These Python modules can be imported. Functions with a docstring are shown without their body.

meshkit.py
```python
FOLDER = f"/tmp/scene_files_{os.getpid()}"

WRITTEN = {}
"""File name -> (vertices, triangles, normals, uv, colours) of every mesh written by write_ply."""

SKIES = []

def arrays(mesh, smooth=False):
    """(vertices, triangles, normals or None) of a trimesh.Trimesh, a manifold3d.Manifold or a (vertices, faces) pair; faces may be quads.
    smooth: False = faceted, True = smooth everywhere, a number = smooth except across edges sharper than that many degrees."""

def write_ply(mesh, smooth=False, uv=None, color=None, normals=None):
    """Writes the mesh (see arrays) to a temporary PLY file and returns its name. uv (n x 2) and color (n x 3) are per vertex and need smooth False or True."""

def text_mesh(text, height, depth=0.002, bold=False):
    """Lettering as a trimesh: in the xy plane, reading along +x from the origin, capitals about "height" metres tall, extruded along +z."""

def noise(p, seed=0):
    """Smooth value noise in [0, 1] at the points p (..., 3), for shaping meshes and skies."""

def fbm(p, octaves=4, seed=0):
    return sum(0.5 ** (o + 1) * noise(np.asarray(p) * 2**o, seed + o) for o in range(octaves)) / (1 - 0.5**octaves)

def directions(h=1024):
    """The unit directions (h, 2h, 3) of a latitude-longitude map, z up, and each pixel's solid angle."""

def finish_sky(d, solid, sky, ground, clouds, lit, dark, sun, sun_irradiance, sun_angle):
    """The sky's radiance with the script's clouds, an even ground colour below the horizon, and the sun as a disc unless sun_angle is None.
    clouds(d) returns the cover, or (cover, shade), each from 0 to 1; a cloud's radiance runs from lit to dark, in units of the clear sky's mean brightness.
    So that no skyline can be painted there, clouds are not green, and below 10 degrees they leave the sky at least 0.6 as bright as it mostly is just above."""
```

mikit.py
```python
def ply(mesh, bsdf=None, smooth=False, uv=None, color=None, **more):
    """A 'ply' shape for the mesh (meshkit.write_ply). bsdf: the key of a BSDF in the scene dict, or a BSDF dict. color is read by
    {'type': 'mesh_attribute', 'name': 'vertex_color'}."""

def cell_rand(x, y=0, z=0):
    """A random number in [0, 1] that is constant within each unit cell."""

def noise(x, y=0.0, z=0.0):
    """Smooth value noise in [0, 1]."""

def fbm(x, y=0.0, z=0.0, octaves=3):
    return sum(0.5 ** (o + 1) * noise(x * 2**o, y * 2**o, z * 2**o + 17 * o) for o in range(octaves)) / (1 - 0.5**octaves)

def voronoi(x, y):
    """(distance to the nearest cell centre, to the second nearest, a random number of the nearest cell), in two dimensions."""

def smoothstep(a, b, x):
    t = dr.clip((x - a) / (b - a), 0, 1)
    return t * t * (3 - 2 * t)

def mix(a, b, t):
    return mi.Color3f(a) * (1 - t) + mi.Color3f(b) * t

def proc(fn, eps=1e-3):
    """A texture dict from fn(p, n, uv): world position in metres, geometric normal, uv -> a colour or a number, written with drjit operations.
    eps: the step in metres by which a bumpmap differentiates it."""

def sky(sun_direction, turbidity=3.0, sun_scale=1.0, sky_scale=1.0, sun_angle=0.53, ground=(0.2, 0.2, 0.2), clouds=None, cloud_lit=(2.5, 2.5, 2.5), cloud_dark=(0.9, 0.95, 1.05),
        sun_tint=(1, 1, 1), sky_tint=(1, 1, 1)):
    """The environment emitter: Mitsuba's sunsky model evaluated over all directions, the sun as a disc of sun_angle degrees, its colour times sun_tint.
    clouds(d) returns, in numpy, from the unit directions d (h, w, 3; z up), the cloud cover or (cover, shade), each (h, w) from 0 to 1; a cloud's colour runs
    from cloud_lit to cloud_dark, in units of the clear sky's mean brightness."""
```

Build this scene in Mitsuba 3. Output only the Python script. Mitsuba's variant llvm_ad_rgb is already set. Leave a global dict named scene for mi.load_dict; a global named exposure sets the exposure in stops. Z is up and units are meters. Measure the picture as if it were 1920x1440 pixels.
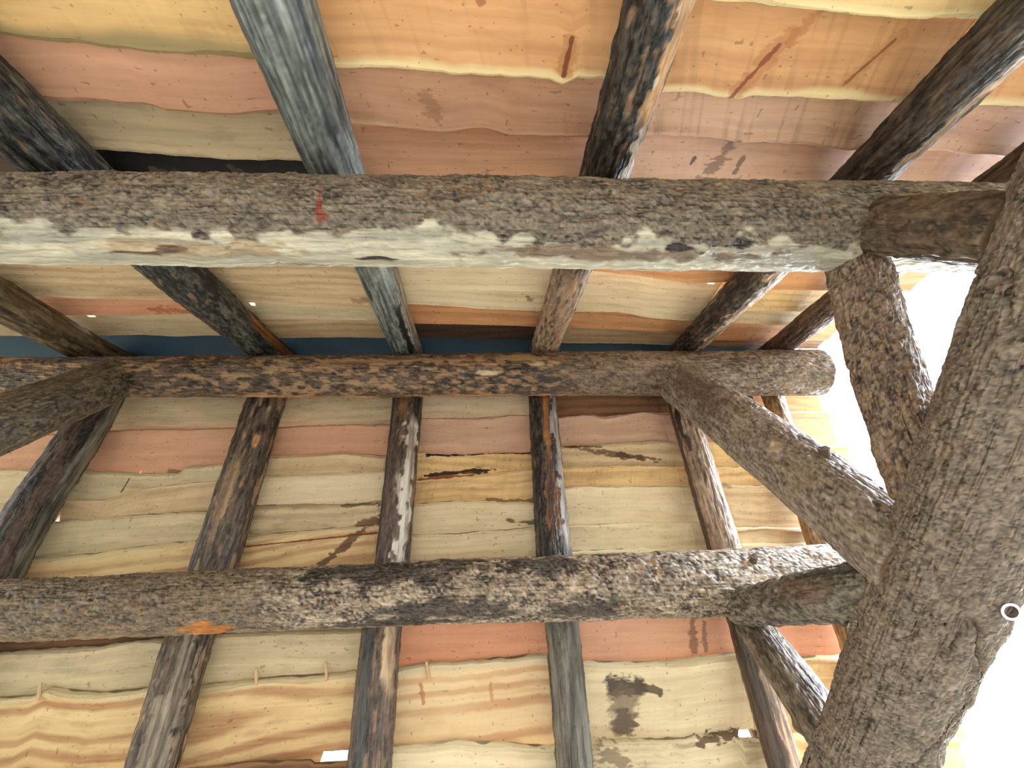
import math, random
import numpy as np, trimesh, drjit as dr, mitsuba as mi
import mikit
from mikit import proc, noise, fbm, smoothstep, mix, cell_rand
from meshkit import noise as nnoise, fbm as nfbm

T = mi.ScalarTransform4f
scene, labels = {}, {}
CZ = 1.6                                           # height of the camera above the ground

# ------------------------------------------------------------------ camera, light, exposure
CAM_RIGHT = np.array([0.99784307, -0.02018995, -0.06246257])
CAM_UP = np.array([0.00151154, -0.94420812, 0.32934592])
CAM_FWD = np.array([0.06562714, 0.32872996, 0.94214101])
scene['camera'] = {'type': 'perspective', 'fov': math.degrees(2 * math.atan(960 / 845.99)), 'fov_axis': 'x', 'near_clip': 0.02, 'far_clip': 500.0,
                   'to_world': T().look_at(origin=[0, 0, CZ], target=(np.array([0, 0, CZ]) + CAM_FWD).tolist(), up=CAM_UP.tolist())}


SUN = np.array([0.86, -0.45, 0.36])                  # behind the cloud, beyond the open gable


def overcast(d):
    p = d * np.array([2.2, 2.2, 5.0])
    near = np.clip(d @ (SUN / np.linalg.norm(SUN)), -1, 1)
    shade = np.clip(0.78 - 1.15 * near + 0.4 * (nfbm(p * 1.7, 4, 9) - 0.5), 0, 1)
    return np.clip(0.90 + 0.4 * (nfbm(p, 4, 3) - 0.5), 0, 1), shade


scene['sky'] = mikit.sky(SUN.tolist(), turbidity=4.0, sun_scale=0.0, sky_scale=1.0, ground=(0.30, 0.29, 0.27), clouds=overcast,
                         cloud_lit=(29, 33.5, 40), cloud_dark=(1.4, 1.47, 1.58))
exposure = 3.55

# ------------------------------------------------------------------ helpers
def lin(c):
    c = np.asarray(c, float) / 255
    return np.where(c < 0.04045, c / 12.92, ((c + 0.055) / 1.055) ** 2.4)


def key(name):
    if name not in scene and not any(k.startswith(name + '__') for k in scene):
        return name
    n = 1
    while f'{name}_{n:03d}' in scene or any(k.startswith(f'{name}_{n:03d}__') for k in scene):
        n += 1
    return f'{name}_{n:03d}'


def tag(k, label, cat, group=None):
    labels[k] = {'label': label, 'category': cat}
    if group:
        labels[k]['group'] = group


def sstep(a, b, x):
    t = np.clip((x - a) / (b - a), 0, 1)
    return t * t * (3 - 2 * t)


# roof planes: apex line A, slope distance s measured down the rafters
PITCH = math.radians(51.5)
AY, AZ = 0.6907, 2.3389 + CZ
CS, SN = math.cos(PITCH), math.sin(PITCH)


def roof(side, x, s, off):
    """A point on the slope on the far (+y, 'L') or near (-y, 'U') side; off is measured outward from the rafters' axes."""
    g = 1 if side == 'L' else -1
    x, s, off = np.broadcast_arrays(np.asarray(x, float), np.asarray(s, float), np.asarray(off, float))
    return np.stack([x, AY + g * (s * CS + off * SN), AZ - s * SN + off * CS], -1)
# ------------------------------------------------------------------ materials
# tone: face, dark grain, waney edge, (edge width, flame strength, stain strength, cross saw marks)
TONES = {
    'greycream': ((194, 172, 130), (128, 108, 78), (188, 176, 146), (.012, .12, .35, .1)),
    'cream': ((210, 188, 146), (165, 130, 84), (214, 199, 158), (.014, .22, .30, .1)),
    'tan': ((196, 166, 120), (138, 98, 58), (204, 182, 140), (.014, .38, .40, .15)),
    'gold': ((209, 169, 106), (150, 98, 52), (224, 196, 138), (.018, .38, .40, .3)),
    'orange': ((198, 136, 78), (140, 82, 42), (214, 178, 120), (.010, .40, .30, .1)),
    'pink': ((202, 146, 108), (168, 112, 82), (206, 164, 132), (.006, .12, .18, .1)),
    'dusty': ((200, 155, 122), (156, 104, 78), (202, 165, 132), (.014, .15, .20, .15)),
    'salmon': ((206, 140, 98), (168, 102, 70), (206, 162, 126), (.008, .18, .25, .1)),
    'brown': ((136, 94, 58), (74, 46, 28), (160, 120, 80), (.012, .55, .60, .1)),
    'dark': ((58, 44, 36), (36, 27, 22), (80, 62, 48), (.012, .3, .5, .1)),
    'darkbrown': ((84, 60, 44), (48, 33, 25), (96, 74, 56), (.010, .4, .5, .1)),
    'mottled': ((198, 172, 128), (98, 68, 44), (160, 138, 104), (.022, .30, .85, .1)),
    'flame': ((205, 172, 116), (150, 90, 48), (196, 176, 134), (.030, .8, .40, .1)),
    'flamepale': ((210, 178, 128), (182, 128, 82), (190, 174, 136), (.034, .85, .30, .1)),
    'spotted': ((190, 168, 128), (96, 78, 58), (196, 176, 136), (.014, .20, .85, .1)),
    'gap_black': ((22, 20, 19), (12, 11, 10), (26, 24, 22), (.010, .2, .5, .1)),  # near-black face paints the darkness of a recess between boards
    'brownpink': ((190, 138, 98), (138, 86, 58), (200, 160, 112), (.020, .20, .25, .1)),
    'scratched': ((202, 156, 116), (150, 104, 76), (208, 174, 130), (.014, .15, .30, .9)),
    'orangegold': ((206, 150, 90), (164, 100, 52), (226, 200, 138), (.030, .28, .25, .5)),
    'greengold': ((206, 164, 96), (160, 112, 58), (128, 112, 70), (.046, .25, .30, .2)),
    'palegold': ((218, 184, 118), (186, 140, 78), (228, 204, 144), (.022, .25, .15, .3)),
}
TONE_NO = {k: i for i, k in enumerate(TONES)}
BOARD_GAIN = 1.2
GREY = .14                                          # how far the tones are drawn towards grey


def tone_rgb(c):
    c = lin(c) * BOARD_GAIN
    return np.minimum(c * (1 - GREY) + GREY * c.mean(), .86)


TAB = np.array([[*tone_rgb(a), *tone_rgb(b), *tone_rgb(c), *e] for a, b, c, e in TONES.values()])
COLS = [mi.Float(TAB[:, j].astype(np.float32)) for j in range(TAB.shape[1])]

# dark stains, gouges and smears that the photograph shows on single boards: (side, x0, s0, x1, s1, radius, raggedness, colour, strength)
MARKS = [
    ('L', .505, 1.472, .605, 1.480, .034, .45, (72, 60, 52), .95), ('L', .545, 1.52, .532, 1.585, .058, .35, (112, 94, 78), .75), ('L', .53, 1.585, .55, 1.60, .040, .5, (78, 66, 58), .7), ('L', .62, 1.475, .69, 1.50, .010, 1.0, (84, 68, 56), .9),
    ('L', .88, 1.26, .87, 1.37, .018, .5, (110, 76, 60), .7), ('L', .93, 1.27, .92, 1.37, .010, .6, (110, 76, 60), .6),
    ('L', -.71, 1.01, -.53, .86, .016, .7, (84, 54, 36), .85), ('L', -1.02, .915, -.47, .87, .004, .5, (120, 56, 24), .9),
    ('L', .45, .468, .80, .530, .013, 1.0, (84, 60, 38), .8), ('L', .68, .505, .90, .535, .012, 1.0, (70, 50, 32), .8), ('L', .42, .462, .60, .468, .008, 1.0, (92, 66, 42), .8),
    ('L', -.27, .497, .24, .490, .008, 1.2, (40, 30, 24), 1.0), ('L', -.28, .600, .06, .575, .011, 1.2, (52, 34, 22), 1.0), ('L', -.30, .618, -.05, .600, .010, .8, (150, 82, 38), .9),
    ('L', .02, .725, .24, .728, .010, .8, (120, 72, 36), .8), ('L', -.64, .745, -.46, .74, .012, 1.0, (84, 66, 46), .8), ('L', -.55, .83, -.46, .81, .02, .7, (92, 54, 32), .8),
    ('L', .12, .83, .25, .835, .010, 1.0, (66, 54, 40), .8), ('L', .80, 1.655, 1.04, 1.64, .016, .9, (84, 58, 36), .9), ('L', .42, 1.66, .50, 1.70, .03, 1.0, (110, 92, 70), .7),
    ('L', -1.62, .60, -1.64, .66, .004, .6, (60, 50, 42), .8), ('L', -1.48, .55, -1.42, .56, .012, .9, (120, 82, 50), .7),
    ('L', 1.09, .675, 1.20, .68, .018, .9, (120, 104, 78), .6), ('L', -.235, 1.44, -.225, 1.50, .008, .5, (168, 108, 62), .7), ('L', .03, 1.45, .035, 1.50, .007, .5, (180, 120, 76), .6),
    ('U', .188, 1.60, .190, 1.545, .018, .5, (176, 112, 62), .55), ('U', .192, 1.605, .185, 1.535, .0055, .4, (118, 58, 32), .9), ('U', .66, 1.63, .60, 1.51, .020, .6, (184, 118, 72), .55), ('U', .648, 1.61, .592, 1.50, .0055, .5, (128, 66, 40), .8), ('U', .70, 1.672, .67, 1.62, .014, .7, (172, 106, 62), .5),
    ('U', .905, 1.64, .86, 1.55, .018, .6, (182, 122, 76), .5), ('U', .90, 1.63, .85, 1.54, .005, .5, (124, 72, 42), .75), ('U', .69, 1.37, .66, 1.25, .022, .8, (110, 84, 70), .65), ('U', .60, 1.30, .595, 1.285, .006, .6, (60, 44, 40), .8),
    ('U', .74, 1.305, .738, 1.26, .008, .6, (80, 62, 56), .7), ('U', -.003, 1.66, -.02, 1.69, .010, .6, (150, 88, 48), .7),
    ('U', -.13, 1.46, -.11, 1.40, .020, .9, (140, 96, 70), .5), ('U', -.70, 1.215, -.66, 1.19, .016, .9, (74, 60, 46), .7), ('U', -.92, 1.205, -.86, 1.20, .014, .9, (92, 74, 56), .6),
    ('U', -1.45, .395, -1.25, .385, .02, 1.0, (150, 84, 40), .7), ('U', .20, .52, .215, .51, .012, .8, (120, 70, 44), .7), ('U', -.55, .49, -.44, .48, .02, 1.0, (140, 104, 66), .6),
]


def board_colour(p, n, uv):
    tone = dr.floor(uv.x / 40)
    u = uv.x - 40 * tone
    no = dr.floor(uv.y / 10)
    v = uv.y - 10 * no - 1
    i = mi.UInt32(dr.clip(tone, 0, len(TONES) - 1))
    g = [dr.gather(mi.Float, c, i) for c in COLS]
    face, grain, wane = mi.Color3f(g[0], g[1], g[2]), mi.Color3f(g[3], g[4], g[5]), mi.Color3f(g[6], g[7], g[8])
    r = cell_rand(no, 3.0)
    heart = 0.02 + 0.2 * cell_rand(no, 7.0)
    warp = noise(u * 2.3, v * 5.0, no * 3.1) - 0.5
    d = dr.sqrt(dr.square(v - heart + 0.05 * warp) + dr.square(0.015 + 0.10 * noise(u * 1.1, no * 5.3, 2.0)))
    ring = 0.5 + 0.5 * dr.sin(6.2832 * (d * (22 + 12 * r) + 0.8 * fbm(u * 2.2, v * 9.0, no * 1.7)))
    fibre = fbm(u * 5, v * 150, no * 2.0, 3)
    blotch = 0.45 * fbm(u * 4.5, v * 9, no * 9.0, 3) + 0.55 * fbm(u * 3.5, v * 38, no * 6.0, 4)
    k = 0.72 * g[10] * smoothstep(0.25, 0.95, ring) * (0.55 + 0.8 * blotch) + 0.30 * (fibre - 0.45) + 0.75 * (blotch - 0.48)
    c = mix(face, grain, dr.clip(k, -0.25, 1))
    stain = smoothstep(0.50, 0.86, fbm(u * 12, v * 42, no * 4.0 + 5, 4)) * g[11] * 0.6
    c = mix(c, grain * 0.75, stain)
    saw = smoothstep(0.52, 0.8, noise((u + 0.25 * v) * 90, v * 5, no * 1.3)) * g[12]
    c = c * (1 - 0.22 * saw)
    w = 1 - smoothstep(0.6, 1.15, v / (g[9] * (0.6 + 0.8 * fbm(u * 7, no * 2.3, 1.0)) + 0.002))
    c = mix(c, wane * (0.85 + 0.3 * fibre), w * 0.85)
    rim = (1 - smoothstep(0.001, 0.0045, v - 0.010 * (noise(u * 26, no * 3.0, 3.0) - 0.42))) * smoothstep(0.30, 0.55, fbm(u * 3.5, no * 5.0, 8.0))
    c = mix(c, mi.Color3f(.075, .05, .034), 0.8 * rim)  # edge bark, darkened along the laps as painted lap shadow
    speck = smoothstep(0.90, 0.96, noise(u * 80, v * 110, no * 7.0))
    c = c * (1 - 0.35 * speck)
    g = dr.select(p.y > AY, 1, -1)
    s = (AZ - p.z) * SN + (p.y - AY) * CS * g
    rag = fbm(p.x * 60, s * 130, 2.0, 3) - 0.5
    rag2 = fbm(p.x * 24, s * 60, 7.0, 3) - 0.5
    for side, x0, s0, x1, s1, rad, rg, col, st in MARKS:
        ax, as_ = x1 - x0, s1 - s0
        t = dr.clip(((p.x - x0) * ax + (s - s0) * as_) / (ax * ax + as_ * as_), 0, 1)
        dist = dr.sqrt(dr.square(p.x - x0 - t * ax) + dr.square(s - s0 - t * as_)) / rad + rg * (1.8 * rag + 2.4 * rag2)
        on = (1 - smoothstep(0.55, 1.12, dist)) * st * dr.select(g > 0 if side == 'L' else g < 0, 1, 0)
        c = mix(c, mi.Color3f(*[float(q) for q in lin(col)]), on)
    return dr.clip(c, 0.004, 0.9)


def board_height(p, n, uv):
    u, v = uv.x, uv.y
    return 0.7 * fbm(u * 8, v * 160, 1.0, 2) + 0.3 * noise(u * 120, v * 30)


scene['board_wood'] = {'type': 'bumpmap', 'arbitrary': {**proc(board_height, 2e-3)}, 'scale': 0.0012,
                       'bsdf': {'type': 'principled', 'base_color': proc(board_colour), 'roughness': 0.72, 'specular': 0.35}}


def bark_height(p, n, uv):
    u, v = uv.x, uv.y
    return 0.6 * fbm(u * 45, v * 110, 1.0, 3) + 0.4 * noise(u * 20, v * 260)


def log_bsdf(rough, bump, spec=0.3):
    return {'type': 'bumpmap', 'arbitrary': {**proc(bark_height, 1.5e-3)}, 'scale': bump,
            'bsdf': {'type': 'principled', 'base_color': {'type': 'mesh_attribute', 'name': 'vertex_color'}, 'roughness': rough, 'specular': spec}}


scene['bark'] = log_bsdf(0.5, 0.012, 0.5)
scene['bare_pole'] = log_bsdf(0.42, 0.005, 0.55)


def soil(p, n, uv):
    c = mix((.13, .11, .085), (.21, .185, .15), fbm(p.x * 1.3, p.y * 1.3, 0.0, 4))
    return mix(c, (.13, .16, .07), smoothstep(.5, .62, fbm(p.x * .35, p.y * .35, 4.0, 3)) * smoothstep(2.5, 5.0, dr.sqrt(p.x * p.x + p.y * p.y)))


scene['soil'] = {'type': 'principled', 'base_color': proc(soil), 'roughness': 0.95, 'specular': 0.1}
scene['sheet_paint'] = {'type': 'twosided', 'bsdf': {'type': 'principled', 'base_color': {'type': 'rgb', 'value': [.035, .075, .11]}, 'roughness': 0.5, 'specular': 0.4}}
scene['steel'] = {'type': 'roughconductor', 'material': 'Cr', 'alpha': 0.3}
scene['pale_wood'] = {'type': 'principled', 'base_color': {'type': 'rgb', 'value': lin((206, 172, 128)).tolist()}, 'roughness': 0.7}
scene['dark_knot'] = {'type': 'principled', 'base_color': {'type': 'rgb', 'value': lin((88, 70, 56)).tolist()}, 'roughness': 0.85}

# each board: row from the ridge, its ends in x, its ridge-side edge (x, slope distance), tone
ROWS_L = [
    (0,-3.3,-1.065,0.03,'greycream'),
    (0,-1.065,-0.377,0.03,'greycream'),
    (0,-0.377,0.316,0.03,'cream'),
    (0,0.316,1.045,0.03,'brown'),
    (0,1.045,1.51,0.03,'dark'),
    (0,1.51,None,0.03,'orange'),
    (1,-3.3,-1.065,[(-2.289,0.371),(-1.798,0.338),(-1.225,0.332)],'pink'),
    (1,-1.065,-0.377,[(-0.995,0.33),(-0.71,0.321),(-0.499,0.316)],'pink'),
    (1,-0.377,0.316,[(-0.3,0.287),(-0.067,0.286),(0.155,0.271),(0.266,0.278)],'dusty'),
    (1,0.316,1.045,[(0.435,0.283),(0.579,0.268),(0.635,0.281),(0.751,0.272),(0.84,0.263),(1.045,0.261)],'dusty'),
    (1,1.045,None,[(1.267,0.259),(1.628,0.258),(1.917,0.263)],'salmon'),
    (2,-3.3,-1.065,[(-2.198,0.541),(-1.856,0.536),(-1.778,0.555),(-1.564,0.566),(-1.408,0.571),(-1.395,0.54),(-1.22,0.523)],'greycream'),
    (2,-1.065,-0.377,[(-1.009,0.485),(-0.784,0.485),(-0.684,0.478),(-0.479,0.492)],'tan'),
    (2,-0.377,0.316,[(-0.286,0.483),(-0.143,0.493),(0.067,0.484),(0.254,0.484)],'gold'),
    (2,0.316,1.045,[(0.405,0.451),(0.583,0.447),(0.75,0.437),(0.92,0.429),(1.03,0.44)],'tan'),
    (2,1.045,None,[(1.215,0.439),(1.598,0.458),(1.947,0.465)],'gold'),
    (3,-3.3,-1.065,[(-2.004,0.701),(-1.841,0.685),(-1.674,0.693),(-1.599,0.655),(-1.469,0.632),(-1.218,0.61)],'tan'),
    (3,-1.065,-0.377,[(-1.032,0.593),(-0.864,0.582),(-0.47,0.572)],'cream'),
    (3,-0.377,0.316,[(-0.302,0.62),(-0.139,0.606),(0.065,0.588),(0.248,0.571)],'gold'),
    (3,0.316,1.045,[(0.406,0.568),(0.674,0.561),(1.025,0.574)],'gold'),
    (3,1.045,None,[(1.245,0.577),(1.607,0.582)],'gold'),
    (4,-3.3,-1.065,[(-1.875,0.785),(-1.771,0.776),(-1.534,0.762),(-1.245,0.751)],'greycream'),
    (4,-1.065,-0.377,[(-1.021,0.729),(-0.834,0.725),(-0.643,0.734),(-0.465,0.717)],'mottled'),
    (4,-0.377,0.316,[(-0.306,0.733),(-0.135,0.724),(0.038,0.729),(0.238,0.738)],'cream'),
    (4,0.316,1.045,[(0.397,0.666),(0.709,0.671),(1.0,0.673)],'cream'),
    (4,1.045,None,[(1.244,0.669),(1.57,0.677),(1.848,0.679)],'tan'),
    (5,-3.3,-1.065,[(-1.835,0.934),(-1.661,0.925),(-1.48,0.9),(-1.335,0.883),(-1.215,0.879)],'flame'),
    (5,-1.065,-0.377,[(-1.019,0.868),(-0.809,0.848),(-0.627,0.835),(-0.465,0.822)],'flame'),
    (5,-0.377,0.316,[(-0.307,0.877),(-0.083,0.873),(0.085,0.863),(0.243,0.852)],'cream'),
    (5,0.316,1.045,[(0.415,0.853),(0.677,0.847),(1.033,0.847)],'cream'),
    (5,1.045,None,[(1.232,0.873),(1.488,0.884)],'tan'),
    (6,-0.377,0.316,[(-0.309,0.994),(-0.011,0.984),(0.246,0.986)],'tan'),
    (6,0.316,1.045,[(0.415,0.961),(0.657,0.96),(0.93,0.953)],'cream'),
    (6,1.045,None,[(1.208,0.948),(1.463,0.949)],'tan'),
    (7,-3.3,-1.065,[(-1.903,1.099),(-1.304,1.087)],'brown'),
    (7,-1.065,-0.377,[(-1.11,1.113),(-0.539,1.11)],'greycream'),
    (7,-0.377,0.316,[(-0.351,1.145),(0.258,1.143)],'salmon'),
    (7,0.316,1.045,[(0.429,1.138),(1.122,1.137)],'pink'),
    (7,1.045,None,[(1.338,1.143),(1.606,1.146)],'salmon'),
    (8,-3.3,-1.065,[(-1.81,1.275),(-1.623,1.271),(-1.474,1.264),(-1.342,1.254),(-1.225,1.252)],'greycream'),
    (8,-1.065,-0.377,[(-1.071,1.238),(-0.519,1.243)],'greycream'),
    (8,-0.377,0.316,[(-0.328,1.379),(-0.238,1.367),(-0.094,1.367),(0.073,1.362),(0.242,1.353)],'flamepale'),
    (8,0.316,1.045,[(0.399,1.382),(0.623,1.396),(0.842,1.389),(1.047,1.374)],'cream'),
    (8,1.045,None,[(1.24,1.399),(1.489,1.402)],'gold'),
    (9,-3.3,-1.065,[(-1.732,1.421),(-1.635,1.419),(-1.583,1.395),(-1.493,1.411),(-1.371,1.418),(-1.235,1.41)],'flame'),
    (9,-1.065,-0.377,[(-1.028,1.409),(-0.868,1.397),(-0.694,1.393),(-0.498,1.383)],'flame'),
    (9,-0.377,0.316,[(-0.314,1.619),(-0.201,1.617),(-0.106,1.612),(0.23,1.642)],'cream'),
    (9,0.316,1.045,[(0.398,1.634),(0.656,1.641),(0.84,1.637),(0.988,1.624)],'spotted'),
    (9,1.045,None,[(1.188,1.646),(1.821,1.665)],'gold'),
    (10,-3.3,-1.065,[(-1.614,1.643),(-1.204,1.652)],'tan'),
    (10,-1.065,-0.377,[(-1.022,1.652),(-0.926,1.649),(-0.786,1.642),(-0.66,1.645),(-0.477,1.65)],'brown'),
    (10,-0.377,0.316,[(-0.299,1.765),(0.211,1.774)],'tan'),
    (10,0.316,1.045,[(0.358,1.795),(0.933,1.793)],'tan'),
    (10,1.045,None,[(1.121,1.816),(1.713,1.844)],'tan'),
]
ROWS_U = [
    (0,-3.3,-1.065,[(-2.338,0.116),(-1.796,0.135),(-1.285,0.129)],'greycream'),
    (0,-1.065,-0.377,[(-1.005,0.12),(-0.461,0.12)],'tan'),
    (0,-0.377,0.316,[(-0.313,0.121),(0.268,0.108)],'darkbrown'),
    (0,0.316,1.045,[(0.444,0.069),(1.01,0.047)],'tan'),
    (0,1.045,None,[(1.258,0.035),(1.775,0.002)],'brown'),
    (1,-3.3,-1.065,[(-2.118,0.35),(-1.802,0.331),(-1.333,0.349)],'salmon'),
    (1,-1.065,-0.377,[(-0.968,0.329),(-0.438,0.311)],'greycream'),
    (1,-0.377,0.316,[(-0.33,0.285),(0.251,0.265)],'orange'),
    (1,0.316,1.045,[(0.426,0.25),(0.952,0.195)],'orange'),
    (1,1.045,None,[(1.217,0.119),(1.551,0.109)],'orange'),
    (2,-3.3,-1.065,[(-1.851,0.504),(-1.668,0.473),(-1.298,0.48)],'tan'),
    (2,-1.065,-0.377,[(-0.975,0.468),(-0.486,0.43)],'tan'),
    (2,-0.377,0.316,[(-0.314,0.477),(-0.176,0.46),(0.247,0.419)],'cream'),
    (2,0.316,1.045,[(0.421,0.417),(0.612,0.41),(0.751,0.375),(0.948,0.339)],'cream'),
    (2,1.045,None,[(1.233,0.309),(1.611,0.285)],'tan'),
    (3,-3.3,-1.065,[(-1.695,0.59),(-1.3,0.579)],'tan'),
    (3,-1.065,-0.377,[(-1.02,0.618),(-0.744,0.609),(-0.471,0.594)],'tan'),
    (3,-0.377,0.316,[(-0.32,0.585),(0.263,0.581)],'cream'),
    (3,0.316,1.045,[(0.421,0.751),(0.589,0.725),(0.833,0.671),(1.055,0.684)],'orange'),
    (3,1.045,None,[(1.288,0.448),(1.619,0.428)],'gold'),
    (4,-3.3,-1.065,[(-1.756,0.736),(-1.292,0.738)],'tan'),
    (4,-1.065,-0.377,[(-0.949,0.758),(-0.432,0.761)],'tan'),
    (4,-0.377,0.316,[(-0.29,0.775),(0.238,0.775)],'orange'),
    (4,1.045,None,[(1.234,0.62),(1.505,0.617)],'orange'),
    (5,-3.3,-1.065,[(-1.554,0.951),(-1.141,0.956)],'tan'),
    (5,-1.065,-0.377,[(-0.837,0.974),(-0.38,0.98)],'tan'),
    (5,-0.377,0.316,[(-0.255,0.993),(0.209,0.999)],'tan'),
    (5,0.316,1.045,[(0.362,1.013),(0.684,1.017)],'gold'),
    (5,1.045,None,[(1.071,0.882),(1.305,0.882)],'orange'),
    (6,-3.3,-1.065,[(-1.393,1.122),(-1.022,1.129)],'darkbrown'),
    (6,-1.065,-0.377,[(-0.75,1.145),(-0.34,1.153)],'gap_black'),
    (6,-0.377,0.316,[(-0.228,1.164),(0.187,1.172)],'brownpink'),
    (6,0.316,1.045,[(0.323,1.184),(0.61,1.19)],'dusty'),
    (6,1.045,None,[(1.072,1.165),(1.268,1.167)],'dusty'),
    (7,-3.3,-1.065,[(-1.259,1.264),(-1.006,1.267)],'greycream'),
    (7,-1.065,-0.377,[(-1.006,1.267),(-0.825,1.255),(-0.483,1.249)],'greycream'),
    (7,-0.377,0.316,[(-0.332,1.38),(-0.274,1.375),(-0.101,1.361),(-0.032,1.377),(0.002,1.381),(0.078,1.36),(0.268,1.363)],'brownpink'),
    (7,0.316,1.045,[(0.452,1.372),(0.56,1.374),(0.627,1.37),(0.691,1.362),(0.771,1.366),(0.864,1.362),(1.013,1.348)],'scratched'),
    (7,1.045,None,[(1.285,1.361),(1.463,1.345)],'dusty'),
    (8,-3.3,-1.065,[(-1.198,1.403),(-1.006,1.409)],'pink'),
    (8,-1.065,-0.377,[(-1.006,1.409),(-0.886,1.411),(-0.779,1.409),(-0.751,1.396),(-0.605,1.39),(-0.486,1.401)],'pink'),
    (8,-0.377,0.316,[(-0.324,1.518),(-0.241,1.523),(-0.147,1.522),(-0.053,1.515),(0.069,1.516),(0.154,1.518),(0.184,1.505),(0.216,1.522),(0.278,1.519)],'orangegold'),
    (8,0.316,1.045,[(0.431,1.499),(0.488,1.505),(0.586,1.492),(0.615,1.487),(0.635,1.499),(0.768,1.5),(0.907,1.498),(1.032,1.497)],'orangegold'),
    (8,1.045,None,[(1.228,1.498),(1.374,1.497)],'orangegold'),
    (9,-3.3,-1.065,[(-1.039,1.563),(-0.981,1.561)],'gold'),
    (9,-1.065,-0.377,[(-0.986,1.555),(-0.832,1.541),(-0.687,1.533),(-0.578,1.532),(-0.493,1.524)],'greengold'),
    (9,-0.377,0.316,[(-0.258,1.707),(0.249,1.714)],'orangegold'),
    (9,0.316,1.045,[(0.407,1.687),(0.574,1.683),(0.76,1.678),(1.004,1.679)],'palegold'),
    (9,1.045,None,[(1.053,1.678),(1.176,1.677)],'palegold'),
    (10,-3.3,-1.065,[(-0.908,1.695),(-0.856,1.693)],'gold'),
    (10,-1.065,-0.377,[(-0.856,1.693),(-0.415,1.695)],'gold'),
    (10,-0.377,0.316,[(-0.221,1.833),(0.213,1.843)],'gold'),
    (10,0.316,1.045,[(0.35,1.817),(0.844,1.828)],'gold'),
    (10,1.045,None,[(0.882,1.83),(0.977,1.834)],'gold'),
]
# ------------------------------------------------------------------ ground (outside the frame, it returns the daylight to the roof)
scene['ground'] = {'type': 'rectangle', 'to_world': T().scale([60, 60, 1]), 'bsdf': {'type': 'ref', 'id': 'soil'}}
labels['ground'] = {'kind': 'structure', 'label': 'bare trodden earth below the open shelter', 'category': 'ground'}

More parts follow.
